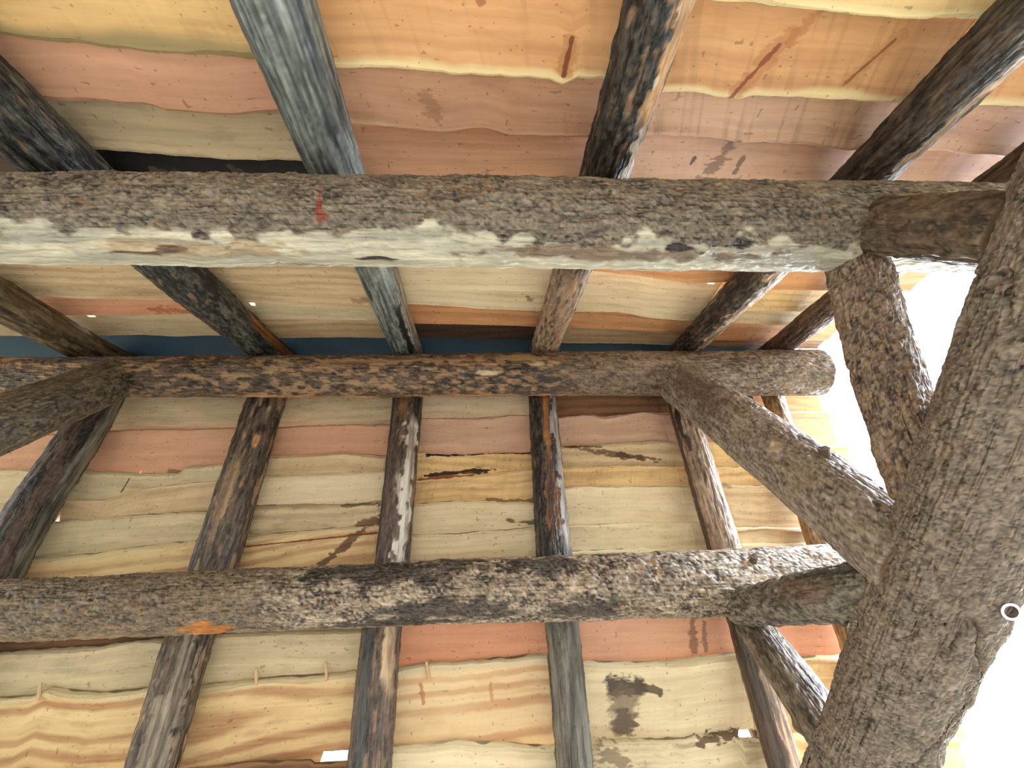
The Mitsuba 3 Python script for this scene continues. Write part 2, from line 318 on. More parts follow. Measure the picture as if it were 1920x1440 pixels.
# ------------------------------------------------------------------ roof boards
OFF, LAP, THICK, RIGHT_END = .074, .042, .026, {'L': 1.905, 'U': 1.885}
# openings between two boards through which the sky shows: side, x0, x1, s of the upper board's end, s of the lower board's edge
GAPS = [('L', -.583, -.474, 1.628, 1.656), ('L', .972, 1.040, 1.630, 1.652), ('U', -1.03, -.993, .425, .470), ('U', -1.81, -1.762, .285, .318),
        ('U', .975, 1.02, .60, .664), ('L', -1.862, -1.838, .735, .783), ('L', -1.626, -1.612, .524, .544)]
rng = random.Random(7)


def board_mesh(side, x0, x1, edge, tail, no, tone, lift, gap_tail, gap_edge):
    """A waney-edged board: edge(x) its ridge-side edge, tail(x) its eave-side edge, both as slope distances."""
    n = max(4, int((x1 - x0) / .016))
    x = np.linspace(x0, x1, n + 1)
    e = edge(x)
    p = np.stack([x, x * 0 + no * 3.7, x * 0], -1)
    e = e + .006 * (nfbm(p * 9, 3, no) - .5) + .005 * (nnoise(p * 45, no) - .5)
    t = tail(x)
    for a, b, s in gap_edge:
        e = np.where((x > a - .02) & (x < b + .02), np.maximum(e, s), e)
    for a, b, s in gap_tail:
        t = np.where((x > a) & (x < b), s + .003 * nnoise(p * 60, no), t)
    cup = .004 * (nnoise(np.stack([x * 2.2, x * 0 + no, x * 0], -1), no) - .5)
    bev = (.010 + .016 * nnoise(p * 6, no + 5)) * (.7 + .6 * nnoise(p[:1] * 0 + no * 1.7, 4)[0])
    cols, vs = [], []
    frac = (0, .22, .36, .5, .75, 1)
    span = np.maximum(t - e, .02)
    wob = lambda k: .0035 * (nnoise(np.stack([x * 4 + no, x * 0 + k * .8, x * 0 + no], -1), no + 1) - .5)
    ramp = lambda f: OFF + lift + cup + f * span / .21 * .041
    cols.append((e + .002, OFF + lift + cup + THICK)); vs.append(x * 0 - .02)
    for q, o, v in ((0, .92, 0), (.25, .55, .2), (.6, .2, .55)):          # the rounded waney edge
        cols.append((e + q * bev, OFF + lift + cup + o * THICK)); vs.append(x * 0 + v * bev)
    for f in frac:
        q = np.maximum(f * span, bev * 1.15)
        cols.append((e + q, ramp(f) + wob(f) * (0 < f < 1))); vs.append(q)
    cols.append((e + span, ramp(1) + THICK)); vs.append(span + .02)
    cols = [roof(side, x, s, o) for s, o in cols]
    m = len(cols)
    V = np.stack(cols, 1).reshape(-1, 3)
    uv = np.stack([np.stack([x + 5 + 40 * TONE_NO[tone], v + 10 * no + 1], -1) for v in vs], 1).reshape(-1, 2)
    i, j = np.meshgrid(np.arange(n), np.arange(m), indexing='ij')
    j2 = (j + 1) % m
    q = np.stack([i * m + j, i * m + j2, (i + 1) * m + j2, (i + 1) * m + j], -1).reshape(-1, 4)
    cap0 = np.array([[0, k, k + 1] for k in range(1, m - 1)])
    cap1 = cap0 + n * m
    faces = []
    for quad, want in ((q, None), (cap0, (-1, 0, 0)), (cap1, (1, 0, 0))):
        f = np.vstack([quad[:, [0, 1, 2]], quad[:, [0, 2, 3]]]) if want is None else quad
        if want is None:                               # the face strip must look into the shelter
            t, want = V[[(n // 2) * m + 6, (n // 2) * m + 7, (n // 2 + 1) * m + 7]], roof(side, 0, 0, 0) - roof(side, 0, 0, 1)
            nrm = np.cross(t[1] - t[0], t[2] - t[0])
        else:
            t = V[f]
            nrm = np.cross(t[:, 1] - t[:, 0], t[:, 2] - t[:, 0]).sum(0)
        faces.append(f if nrm @ np.array(want) > 0 else f[:, ::-1])
    mesh = trimesh.Trimesh(V, np.vstack(faces), process=False)
    return mesh, uv


def edge_fn(pts):
    if not isinstance(pts, list):
        return lambda x: np.full_like(x, pts)
    px, ps = np.array(pts).T
    return lambda x: np.interp(x, px, ps)


LOOKS = {'pink': 'pinkish-red board', 'salmon': 'salmon-red board', 'dusty': 'dusty pink board', 'brown': 'dark brown board', 'dark': 'blackened board', 'darkbrown': 'dark brown board',
         'gap_black': 'board painted black as the dark gap', 'flame': 'board with wavy orange-brown grain', 'flamepale': 'board with wavy orange grain', 'spotted': 'board with dark spots'}
NO = 0
for side, rows in (('L', ROWS_L), ('U', ROWS_U)):
    top = 'roof_slope' if side == 'L' else 'roof_slope_001'
    rows = list(rows)
    for r, s in enumerate((1.90, 2.12, 2.34)):
        rows += [(11 + r, -3.3, -.377, s, 'tan'), (11 + r, -.377, None, s, 'gold')]
    boards = [dict(r=r, x0=x0, x1=RIGHT_END[side] + .035 * (rng.random() - .5) - (.10 if r > 8 and side == 'L' else 0) if x1 is None else x1, e=edge_fn(pts), tone=tone, end=x1 is None) for r, x0, x1, pts, tone in rows]
    for b in boards:
        xs = np.linspace(b['x0'] + .003, b['x1'] - .003, 80)
        low = np.full(80, 2.55)
        for o in boards:
            if o is not b and o['r'] > b['r'] and o['r'] <= b['r'] + 3:
                cov = (xs > o['x0'] - .001) & ((xs < o['x1'] + .001) | (o['end'] & b['end']))
                low = np.where(cov, np.minimum(low, np.where(o['e'](xs) > b['e'](xs) + .02, o['e'](xs), 9)), low)
        b['tail'] = (lambda m: (lambda x: np.full_like(x, m)))(min(low.max() + LAP, 2.55)) if low.max() - low.min() < .05 else (lambda xs, low: (lambda x: np.interp(x, xs, low + LAP)))(xs, low)
    for b in boards:
        NO += 1
        mid = lambda g: b['e'](np.array([(g[1] + g[2]) / 2]))[0]
        inside = [g for g in GAPS if g[0] == side and b['x0'] - .03 < (g[1] + g[2]) / 2 < b['x1'] + .03]
        gt = [(g[1], g[2], g[3]) for g in inside if mid(g) < g[3] - .03]
        ge = [(g[1], g[2], g[4]) for g in inside if abs(mid(g) - g[4]) < .05]
        mesh, uv = board_mesh(side, b['x0'] + .0012, b['x1'] - .0012, b['e'], b['tail'], NO, b['tone'], .004 * rng.random(), gt, ge)
        k = key(top + '__board')
        scene[k] = mikit.ply(mesh, 'board_wood', smooth=False, uv=uv)
        if b['tone'] in LOOKS:
            labels[k] = {'label': LOOKS[b['tone']]}
    labels[top] = {'kind': 'structure', 'category': 'roof',
                   'label': 'roof slope of lapped waney-edged boards ' + ('below the ridge pole, running down behind the speckled purlin' if side == 'L' else 'above the ridge pole, behind the thick pale-bottomed purlin')}

# ------------------------------------------------------------------ blue sheet bent over the ridge
x = np.linspace(-3.3, 1.80, 40)
prof = [('U', .30, .150), ('U', .02, .150), ('L', .02, .150), ('L', .30, .150), ('L', .30, .153), ('L', .0, .153), ('U', .0, .153), ('U', .30, .153)]
V = np.stack([roof(a, x, s, o + .002 * nnoise(np.stack([x * 3, x * 0, x * 0 + k], -1), 4)) for k, (a, s, o) in enumerate(prof)], 1)
n, m = len(x) - 1, len(prof)
i, j = np.meshgrid(np.arange(n), np.arange(m), indexing='ij')
q = np.stack([i * m + j, i * m + (j + 1) % m, (i + 1) * m + (j + 1) % m, (i + 1) * m + j], -1).reshape(-1, 4)
scene['blue_sheet'] = mikit.ply((V.reshape(-1, 3), q), 'sheet_paint')
tag('blue_sheet', 'dark blue sheet bent over the ridge, seen as a strip above the ridge pole', 'sheet')


# ------------------------------------------------------------------ logs
def log(name, pts, radii, face, look, step=.005, seed=1, bsdf='bark', crook=.008, lump=.05, bark=.004, knots=(), cut=None, vscale=1.0, caps=True):
    """A round log through the points pts with the radii given there. face: the direction of angle 0 on its girth (the angle grows towards face x axis).
    look(u, a, N): its colour (n x 3, sRGB 0-255) and relief in metres. cut: (point, normal) of a plane at which it is mitred."""
    pts, radii = np.array(pts, float), np.array(radii, float)
    seg = np.r_[0, np.cumsum(np.linalg.norm(np.diff(pts, axis=0), axis=1))]
    L = seg[-1]
    nu, nt = max(8, int(L / step)), max(24, int(2 * math.pi * radii.mean() / step))
    u = np.linspace(0, L, nu + 1)
    C = np.stack([np.interp(u, seg, pts[:, k]) for k in range(3)], -1)
    if len(pts) > 2:
        w = max(1, int(.12 / (L / nu)))
        pad = np.pad(C, ((w, w), (0, 0)), mode='reflect', reflect_type='odd')
        ker = np.ones(2 * w + 1) / (2 * w + 1)
        C = np.stack([np.convolve(pad[:, k], ker, 'valid') for k in range(3)], -1)
    d = pts[-1] - pts[0]
    d /= np.linalg.norm(d)
    f = np.array(face, float)
    f = f - d * (f @ d)
    f /= np.linalg.norm(f)
    b = np.cross(d, f)
    for k, ax in enumerate((f, b)):
        C = C + ((nfbm(np.stack([u * 1.6, u * 0 + k * 9.1, u * 0 + seed], -1), 3, seed) - .5) * 2 * crook)[:, None] * ax
    R = np.interp(u, seg, radii)
    a = np.linspace(-math.pi, math.pi, nt + 1)
    U, Aa = np.meshgrid(u, a, indexing='ij')
    rm = radii.mean()
    X, Y = np.cos(Aa) * rm, np.sin(Aa) * rm

    def N(fu, fa, octaves=3, sd=0):
        """fbm over the log, fu and fa cycles per metre along and around it"""
        return nfbm(np.stack([U * fu + seed * 3.3, X * fa, Y * fa], -1), octaves, seed * 13 + sd)

    col, rel = look(U, np.degrees(Aa), N)
    R2 = R[:, None] * (1 + lump * 2 * (N(2.2, 7, 2, 90) - .5)) + bark * 2.4 * (N(28, 45, 4, 91) - .5) + rel
    for (ku, ka, kh, kr) in knots:
        da = np.radians((np.degrees(Aa) - ka + 180) % 360 - 180) * rm
        R2 = R2 + kh * np.exp(-((U - ku) ** 2 + da ** 2) / (kr * kr))
    R2[:, -1], col[:, -1] = R2[:, 0], col[:, 0]
    dirs = np.cos(Aa)[..., None] * f + np.sin(Aa)[..., None] * b
    V = C[:, None] + R2[..., None] * dirs
    col = lin(col) * LOG_GAIN
    lum = col.mean(-1, keepdims=True)
    col = np.clip(col * np.clip(lum / lum.mean(), .15, 5) ** .30, .004, .85)
    uv = np.stack([U + seed * 1.7, Aa * rm * vscale], -1)
    V, col, uv = V.reshape(-1, 3), col.reshape(-1, 3), uv.reshape(-1, 2)
    m = nt + 1
    i, j = np.meshgrid(np.arange(nu), np.arange(nt), indexing='ij')
    q = np.stack([i * m + j, (i + 1) * m + j, (i + 1) * m + j + 1, i * m + j + 1], -1).reshape(-1, 4)
    F = [np.vstack([q[:, [0, 1, 2]], q[:, [0, 2, 3]]])]
    if cut is not None:
        over = np.maximum((V - np.array(cut[0])) @ np.array(cut[1]), 0)
        V = V - (over / (d @ np.array(cut[1])))[:, None] * d
    # end grain: two rings and a centre at each end
    end = lin((150, 120, 88)) * LOG_GAIN
    for base, cu, sgn in ((0, C[0], 1), (nu * m, C[-1], -1)):
        ring = V[base:base + m]
        mid = ring.mean(0)
        inner = mid + (ring - mid) * .93 - sgn * d * .006
        k0 = len(V)
        V = np.vstack([V, inner, [mid - sgn * d * .006]])
        g = .75 + .4 * nnoise(np.stack([a * 4, a * 0 + seed, a * 0], -1), seed)
        col = np.vstack([col, end * g[:, None] * .8, [end]])
        uv = np.vstack([uv, uv[base:base + m], [uv[base]]])
        j = np.arange(nt)
        t1 = np.stack([base + j, base + j + 1, k0 + j + 1], -1)
        t2 = np.stack([base + j, k0 + j + 1, k0 + j], -1)
        t3 = np.stack([k0 + j, k0 + j + 1, np.full(nt, k0 + m)], -1)
        T3 = np.vstack([t1, t2, t3])
        F.append(T3 if sgn > 0 else T3[:, ::-1])
    mesh = trimesh.Trimesh(V, np.vstack(F), process=False)
    if mesh.volume < 0:
        mesh.faces = mesh.faces[:, ::-1]
    k = key(name)
    scene[k] = mikit.ply(mesh, bsdf, smooth=True, uv=uv, color=np.clip(col, 0, 1))
    return k


LOG_GAIN = .64


def blend(c, d, t):
    return c * (1 - t[..., None]) + np.asarray(d, float) * t[..., None]


def thr(n, a, soft=.05):
    return sstep(a - soft, a + soft, n)


def zone(A, N, centre, half, rag=18, sd=40, fu=6, fa=10):
    """1 inside the band of angles centre +- half with a ragged border"""
    d = np.abs((A - centre + 180) % 360 - 180)
    return sstep(1, -1, (d - half + rag * (1.3 * (N(fu, fa, 3, sd) - .5) + 1.5 * (N(fu * 5, fa * 4, 3, sd + 1) - .5))) / 4.0)


def bark_look(base, light, dark, flake=None, flake_at=.66, fu=9, fa=26, dark_at=.60, crack=0, bands=(), streak=.5, spots=()):
    """Bark in two tones with dark specks, flaked-off patches (colour flake) and bands of bare wood: (angle, half width, u0, u1, colour, colour2, ragged)"""
    fu, fa = fu * 2.3, fa * 1.7

    def look(U, A, N):
        n1 = .65 * N(fu, fa, 4, 1) + .35 * N(fu * .22, fa * .22, 2, 11)
        c = blend(np.broadcast_to(np.asarray(base, float), U.shape + (3,)), light, np.clip((n1 - .40) * 3.4, 0, 1))
        c = c * (1 + 1.2 * streak * (N(fu * .35, fa * 2.4, 3, 2) - .5) + .5 * (N(95, 130, 2, 12) - .5))[..., None]
        sq = 1 - np.abs(2 * N(fu * 1.2, fa * 1.2, 3, 13) - 1) * 2.6
        c = blend(c, np.asarray(light, float) * 1.15, .75 * np.clip(sq, 0, 1) ** 2.5)
        dk = thr(.7 * N(fu * 1.9, fa * 1.6, 4, 3) + .3 * N(fu * .3, fa * .3, 2, 14), dark_at, .095)
        c = blend(c, dark, .8 * dk)
        rel = -.0022 * dk + .002 * np.clip(sq, 0, 1)
        if flake is not None:
            fl = thr(.75 * N(fu * 1.1, fa * .9, 4, 5) + .25 * N(fu * .2, fa * .25, 2, 15), flake_at - .045, .03)
            c = blend(c, np.asarray(flake, float), fl * (.65 + .35 * N(40, 60, 2, 6)))
            rel = rel - .003 * fl
        for (ang, half, u0, u1, c1, c2, rag) in bands:
            z = zone(A + 0 * U, N, ang if not callable(ang) else ang(U), half if not callable(half) else half(U), rag, 41 + int(abs(u0) * 10), 5, 9)
            z = z * sstep(u0 - .05, u0 + .03, U + .12 * (N(7, 14, 3, 44) - .5)) * sstep(u1 + .05, u1 - .03, U + .12 * (N(7, 14, 3, 45) - .5))
            w = blend(np.broadcast_to(np.asarray(c1, float), U.shape + (3,)), c2, np.clip((.6 * N(5, 70, 3, 46) + .4 * N(11, 34, 4, 56) - .42) * 4.5, 0, 1))
            w = w * (1 + .25 * (N(10, 160, 2, 47) - .5))[..., None]
            c = blend(c, w, z)
            rel = rel * (1 - z) - .003 * z
        for (su, sa, ru, ra, sc, sst) in spots:
            dd = ((U - su) / ru) ** 2 + (((A - sa + 180) % 360 - 180) / ra) ** 2
            z = sstep(1.25, .75, np.sqrt(dd) + 2.4 * (N(24, 44, 4, 48) - .5)) * sst
            c = blend(c, np.asarray(sc, float) * (.7 + .6 * N(35, 60, 3, 49))[..., None], z)
            rel = rel - .002 * z
        if crack:
            r = np.abs(N(2.2, 9, 3, 60) - .5)
            r2 = np.abs(N(5, 14, 3, 61) - .5)
            ck = sstep(.016, .003, r) * thr(N(3, 6, 2, 62), .43, .08) + .6 * sstep(.008, .002, r2) * thr(N(4, 8, 2, 63), .52, .08)
            rel = rel - crack * np.clip(ck, 0, 1)
        return c, rel
    return look


# sizes: the camera stands at the origin, CZ above the ground; z below is measured from the camera
def P(x, y, z):
    return (x, y, z + CZ)
DOWN, MIRROR = (0, 0, -1), None
PALE, PALE2 = (206, 196, 168), (170, 158, 128)

# the large purlin: dark bark above, a long stripped pale band along its lower side
k = log('purlin', [P(-3.3, .030, 1.165), P(-1.6, .012, 1.158), P(-.3, -.002, 1.155), P(.7, -.012, 1.152), P(1.8, -.022, 1.148)], [.097, .097, .104, .108, .114], DOWN,
        bark_look((118, 104, 86), (150, 134, 112), (58, 48, 40), (160, 122, 88), .69, fu=28, fa=62, dark_at=.585, crack=.004,
                  bands=[(lambda U: 88 - 0 * U, lambda U: 82 - 16 * sstep(2.3, 4.4, U), -1, 9, (208, 198, 170), (172, 166, 146), 34)],
                  spots=[(2.953, -20, .006, 20, (164, 70, 38), 1.0), (2.962, -6, .013, 4, (160, 78, 46), .9), (1.95, 20, .05, 7, (70, 54, 44), .9), (2.65, 35, .18, 12, (176, 138, 96), .5), (1.5, 24, .09, 9, (66, 50, 42), .8), (2.25, -12, .02, 10, (150, 72, 40), .7),
                         (3.6, 38, .3, 9, (120, 84, 62), .6), (3.9, 22, .03, 6, (52, 38, 34), .9), (3.75, 26, .025, 6, (52, 38, 34), .9), (2.1, 62, .12, 10, (192, 176, 146), .4), (3.06, 50, .05, 2.2, (62, 52, 44), .95), (2.55, 42, .07, 2.5, (96, 78, 62), .9), (2.62, 36, .03, 5, (110, 84, 64), .8), (1.55, 48, .16, 2, (110, 106, 98), .8), (1.2, 30, .12, 5, (84, 68, 58), .8), (2.9, 70, .14, 3, (150, 124, 92), .7), (2.2, 84, .08, 3, (88, 78, 68), .8)]),
        step=.0042, seed=1, bark=.0055, lump=.035, knots=[(1.93, 20, .008, .02), (2.7, 40, .010, .05)])
tag(k, 'thick grey-barked purlin pole with a long stripped pale band along its lower side', 'beam', 'log poles along the roof')

def two_looks(a, b, u0, u1):
    def look(U, A, N):
        (c1, r1), (c2, r2) = a(U, A, N), b(U, A, N)
        t = sstep(u0, u1, U + .25 * (N(6, 14, 3, 70) - .5))
        return c1 * (1 - t[..., None]) + c2 * t[..., None], r1 * (1 - t) + r2 * t
    return look


# the ridge pole
k = log('ridge_pole', [P(-3.3, .688, 2.048), P(-1.6, .676, 2.042), P(0, .665, 2.040), P(1.0, .659, 2.040), P(1.67, .656, 2.040)], [.092, .092, .104, .110, .115], DOWN,
        two_looks(bark_look((96, 76, 60), (126, 103, 82), (52, 42, 35), (182, 142, 100), .59, fu=11, fa=34, dark_at=.58, crack=.005,
                            bands=[(56, 12, 2.2, 4.7, (202, 154, 104), (160, 112, 70), 22), (-60, 10, 2.6, 3.7, (178, 140, 98), (128, 98, 70), 24)],
                            spots=[(3.6, -6, .06, 10, (58, 48, 48), .8), (3.55, -43, .03, 8, (200, 176, 136), .9), (3.32, -23, .05, 6, (206, 184, 146), .9)]),
                  bark_look((112, 92, 76), (146, 124, 104), (70, 58, 50), (168, 138, 106), .68, fu=16, fa=34, dark_at=.60, crack=.005), 3.5, 3.9),
        step=.006, seed=2, bark=.004, lump=.05)
tag(k, 'brown flaking ridge pole running below the blue strip at the roof top', 'beam', 'log poles along the roof')

# the scaly purlin on the far slope
def p2_look():
    a = bark_look((116, 99, 80), (146, 124, 98), (64, 53, 44), (176, 138, 92), .68, fu=26, fa=54, crack=.003, spots=[(2.37, 22, .085, 22, (196, 122, 54), 1.0), (2.0, 30, .3, 10, (176, 142, 96), .7), (1.3, 32, .2, 10, (176, 142, 96), .6)])
    b = bark_look((138, 116, 94), (178, 160, 138), (40, 33, 29), (190, 146, 102), .72, fu=26, fa=50, dark_at=.575, streak=.8,
                  spots=[(2.98, -92, .28, 28, (42, 36, 33), .55), (3.18, -6, .22, 22, (46, 37, 31), .55), (3.0, 24, .25, 16, (50, 40, 33), .6), (3.52, -92, .12, 26, (50, 45, 44), .5), (3.66, 0, .14, 22, (54, 44, 37), .55)])
    def look(U, A, N):
        (c1, r1), (c2, r2) = a(U, A, N), b(U, A, N)
        t = sstep(2.45, 2.7, U + .25 * (N(6, 14, 3, 70) - .5))
        return c1 * (1 - t[..., None]) + c2 * t[..., None], r1 * (1 - t) + r2 * t
    return look


k = log('purlin', [P(-3.3, 1.288, 1.31), P(-1.6, 1.275, 1.311), P(-.3, 1.263, 1.312), P(.7, 1.254, 1.314), P(1.75, 1.246, 1.32)], [.094, .097, .103, .113, .122], DOWN, p2_look(),
        step=.005, seed=3, bark=.007, lump=.05, knots=[(4.62, -18, .035, .016), (2.06, -70, .012, .05), (3.9, -10, .008, .02)])
tag(k, 'scaly brown purlin pole with black blotches and one orange patch, below the ridge pole', 'beam', 'log poles along the roof')

# trusses: tie beam, king post, queen posts, raking struts (the left one shows only its king post)
tie_look = bark_look((104, 87, 74), (142, 123, 104), (56, 47, 42), (126, 96, 78), .74, fu=70, fa=84, dark_at=.62, crack=.013, streak=.25)
k = log('tie_beam', [P(.972, -.40, .70), P(.968, .3, .70), P(.962, .8, .70), P(.955, 1.3, .70), P(.95, 1.74, .70)], [.110, .110, .109, .103, .098], DOWN, tie_look, step=.0036, seed=4, bark=.006, lump=.04,
        knots=[(.95, 30, .008, .04), (1.5, -20, .008, .03)])
tag(k, 'thickest log crossing the open gable, brown fissured tie beam with a steel tube end', 'beam')
ring = trimesh.creation.annulus(.0108, .0158, .04, sections=40)
d = np.array([-.30, -.34, -.89]); d /= np.linalg.norm(d)
Mx = trimesh.geometry.align_vectors([0, 0, 1], d)
ring.apply_transform(Mx); ring.apply_translation(np.array(P(.968, .650, .592)) - d * .010)
scene[k + '__tube_end'] = mikit.ply(ring, 'steel', smooth=40)
labels[k + '__tube_end'] = {'label': 'open end of a steel tube set in the log'}
plug = trimesh.creation.cylinder(.0107, .02, sections=32)
plug.apply_transform(Mx); plug.apply_translation(np.array(P(.968, .650, .592)) - d * .016)
scene[k + '__tube_end__plug'] = mikit.ply(plug, 'dark_knot')

k = log('king_post', [P(.94, .668, .73), P(.942, .675, 1.4), P(.945, .682, 1.97)], [.098, .102, .104], (-.8, -.5, 0),
        bark_look((126, 109, 94), (160, 143, 125), (84, 70, 60), None, fu=24, fa=38, dark_at=.63, crack=.003, spots=[(.42, 10, .022, 14, (196, 170, 140), .9), (.30, -5, .06, 20, (168, 144, 116), .5), (.95, 10, .2, 30, (100, 78, 64), .5)]),
        step=.0042, seed=5, bark=.004, lump=.04, knots=[(.42, 10, .006, .018), (.70, 60, .008, .02)])
tag(k, 'grey-brown king post rising from the fissured tie beam to the ridge pole', 'post', 'posts and struts on the tie beams')
def stub(parent, name, at, direction, length, r, mat):
    m = trimesh.creation.cylinder(r, length, sections=18).subdivide().subdivide()
    m.vertices *= 1 + .22 * (nnoise(m.vertices * 130, 8)[:, None] - .5)
    m.apply_transform(trimesh.geometry.align_vectors([0, 0, 1], np.array(direction) / np.linalg.norm(direction)))
    m.apply_translation(at)
    kk = key(parent + '__' + name)
    scene[kk] = mikit.ply(m, mat, smooth=40)
    return kk


kk = stub(k, 'knot', P(.935, .575, 1.045), (-.3, -1, .1), .05, .014, 'dark_knot')
labels[kk] = {'label': 'dark sawn branch stub'}

k = log('queen_post', [P(.945, -.012, .79), P(.942, -.018, .95), P(.938, -.018, 1.105)], [.066, .066, .068], (-1, 0, 0),
        bark_look((84, 69, 56), (112, 92, 72), (52, 43, 37), (130, 98, 70), .70, fu=12, fa=26, crack=.004), step=.0038, seed=6, bark=.0045, lump=.05)
tag(k, 'short dark-barked post between the tie beam and the pale-banded purlin', 'post', 'posts and struts on the tie beams')
k = log('raking_strut', [P(.95, .515, .765), P(.942, .28, .97), P(.938, .045, 1.135)], [.070, .067, .064], (-.8, -.4, -.3),
        bark_look((112, 88, 70), (152, 124, 100), (62, 48, 41), (160, 128, 98), .66, fu=38, fa=54, dark_at=.59, crack=.003), step=.0036, seed=7, bark=.007, lump=.06)
tag(k, 'mottled reddish-brown strut leaning from the tie beam up to the pale-banded purlin', 'strut', 'posts and struts on the tie beams')
k = log('raking_strut', [P(.935, .76, .765), P(.925, 1.05, 1.02), P(.918, 1.275, 1.22)], [.068, .066, .060], (-.8, -.4, -.3),
        bark_look((108, 98, 86), (140, 128, 112), (62, 57, 52), None, fu=14, fa=30, dark_at=.60, crack=.006, spots=[(.25, 10, .12, 26, (130, 96, 78), .6), (.12, 50, .1, 20, (76, 74, 66), .7)]), step=.0036, seed=8, bark=.006, lump=.06, knots=[(.17, -80, .012, .012)])
tag(k, 'dark grey strut leaning from the tie beam up to the scaly purlin', 'strut', 'posts and struts on the tie beams')
k = log('queen_post', [P(.945, 1.282, .75), P(.95, 1.302, 1.0), P(.955, 1.325, 1.18)], [.066, .062, .058], (-.8, -.5, 0),
        bark_look((92, 76, 62), (132, 116, 98), (54, 46, 40), (150, 128, 106), .66, fu=8, fa=24, crack=.003), step=.0038, seed=9, bark=.003, lump=.05, knots=[(.09, -60, .010, .02), (.05, -25, .008, .02)])
tag(k, 'short smooth dark post between the tie beam and the scaly purlin', 'post', 'posts and struts on the tie beams')

k = log('tie_beam', [P(-1.66, -.40, .70), P(-1.66, .6, .70), P(-1.66, 1.74, .70)], [.105, .105, .1], DOWN, tie_look, step=.012, seed=10)
tag(k, 'log tie beam carrying the mossy king post at the dark end of the shelter', 'beam')
k = log('king_post', [P(-1.71, .68, .79), P(-1.665, .675, 1.4), P(-1.62, .672, 2.0)], [.100, .098, .088], (.9, -.4, 0),
        bark_look((94, 82, 66), (122, 108, 84), (56, 50, 44), (150, 132, 92), .70, fu=16, fa=34, crack=.003), step=.0055, seed=11, bark=.004, lump=.05)
tag(k, 'dark mossy king post at the dark end, under the ridge pole away from the gable', 'post', 'posts and struts on the tie beams')

# rafters
def rafter(side, xs, radii, look, label, seed, rough='bark', step=.0052, end=2.42, start=.0, bark=.004, knots=(), crook=.006):
    pts = [roof(side, x, s, 0) for x, s in xs]
    face = (0, SN, -CS) if side == 'U' else (0, -SN, -CS)
    fn = look if side == 'U' else (lambda U, A, N: look(U, -A, N))
    kn = knots if side == 'U' else [(a, -b, c, d) for a, b, c, d in knots]
    g = -1 if side == 'L' else 1
    kk = log('rafter', pts, radii, face, fn, step=step, seed=seed, bsdf=rough, crook=crook, lump=.05, bark=bark, knots=kn, cut=((0, AY - .002 * g, 0), (0, g, 0)))
    tag(kk, label, 'rafter', 'round pole rafters')
    return kk


sooty = dict(fu=7.2, fa=40, dark_at=.53, streak=.9)
# near slope, from the dark end to the gable
rafter('U', [(-1.875, -.12), (-1.873, .154), (-1.828, .633), (-1.78, 2.42)], [.072, .072, .074, .075],
       bark_look((108, 90, 66), (134, 116, 86), (66, 56, 44), None, fu=3.6, fa=29, streak=.8), 'tan rafter pole above the ridge pole, nearest the mossy king post', 21, step=.007)
rafter('U', [(-1.045, -.12), (-1.053, .18), (-1.067, .832), (-1.05, 1.293), (-1.035, 1.7), (-1.02, 2.42)], [.072, .072, .080, .078, .072, .072],
       bark_look((62, 62, 58), (100, 96, 82), (34, 35, 36), (134, 108, 78), .68, **sooty, bands=[(98, 24, -1, .62, (150, 92, 42), (96, 60, 32), 24)]),
       'sooty black rafter pole with an orange-brown gouge near the ridge, third from the open-gable purlin end', 22)
labels['rafter_001']['label'] = 'soot-black rafter pole with an orange-brown gouge just above the ridge pole'
rafter('U', [(-.376, -.12), (-.374, .187), (-.365, .851), (-.375, 1.315), (-.369, 1.706), (-.36, 2.42)], [.069, .069, .068, .067, .070, .070],
       bark_look((94, 100, 98), (142, 146, 134), (56, 60, 62), None, fu=2, fa=45, dark_at=.58, streak=.9, bands=[(38, 14, .28, .80, (36, 36, 38), (60, 58, 58), 16), (84, 24, .1, 1.0, (168, 148, 122), (120, 108, 94), 18)], spots=[(.16, 0, .12, 30, (150, 132, 104), .6)]),
       'weathered blue-grey rafter pole with a black gouge, above the ridge pole', 23, 'bare_pole', bark=.002)
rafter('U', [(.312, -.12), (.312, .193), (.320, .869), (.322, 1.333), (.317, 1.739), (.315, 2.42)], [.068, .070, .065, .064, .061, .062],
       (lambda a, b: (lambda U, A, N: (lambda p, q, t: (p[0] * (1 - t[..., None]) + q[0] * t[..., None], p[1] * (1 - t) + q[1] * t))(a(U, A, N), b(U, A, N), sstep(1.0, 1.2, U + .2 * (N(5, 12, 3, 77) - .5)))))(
           bark_look((128, 104, 86), (170, 146, 122), (70, 58, 50), (176, 140, 108), .62, fu=4.8, fa=32, dark_at=.58, bands=[(52, 22, -1, 1.2, (186, 160, 136), (140, 116, 98), 30)]),  # pale edge: peeled wood colour with sky sheen painted in
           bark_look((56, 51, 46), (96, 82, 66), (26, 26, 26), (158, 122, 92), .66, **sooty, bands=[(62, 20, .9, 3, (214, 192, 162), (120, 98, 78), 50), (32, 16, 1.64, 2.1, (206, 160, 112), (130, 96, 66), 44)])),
       'black and tan speckled rafter pole with a sheen-painted stripped edge, above the ridge pole', 24)
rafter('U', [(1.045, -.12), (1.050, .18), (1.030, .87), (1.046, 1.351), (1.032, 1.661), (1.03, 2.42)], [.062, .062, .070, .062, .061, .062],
       bark_look((64, 56, 50), (104, 86, 70), (36, 33, 32), (156, 118, 86), .70, **sooty, bands=[(20, 26, -1, 3, (182, 148, 116), (84, 70, 60), 60), (42, 16, -1, 3, (176, 148, 122), (124, 104, 88), 26)]),  # the outer, narrower band paints sky sheen onto peeled wood
       'sooty rafter pole with a tan shredded side, above the ridge pole near the gable', 25)
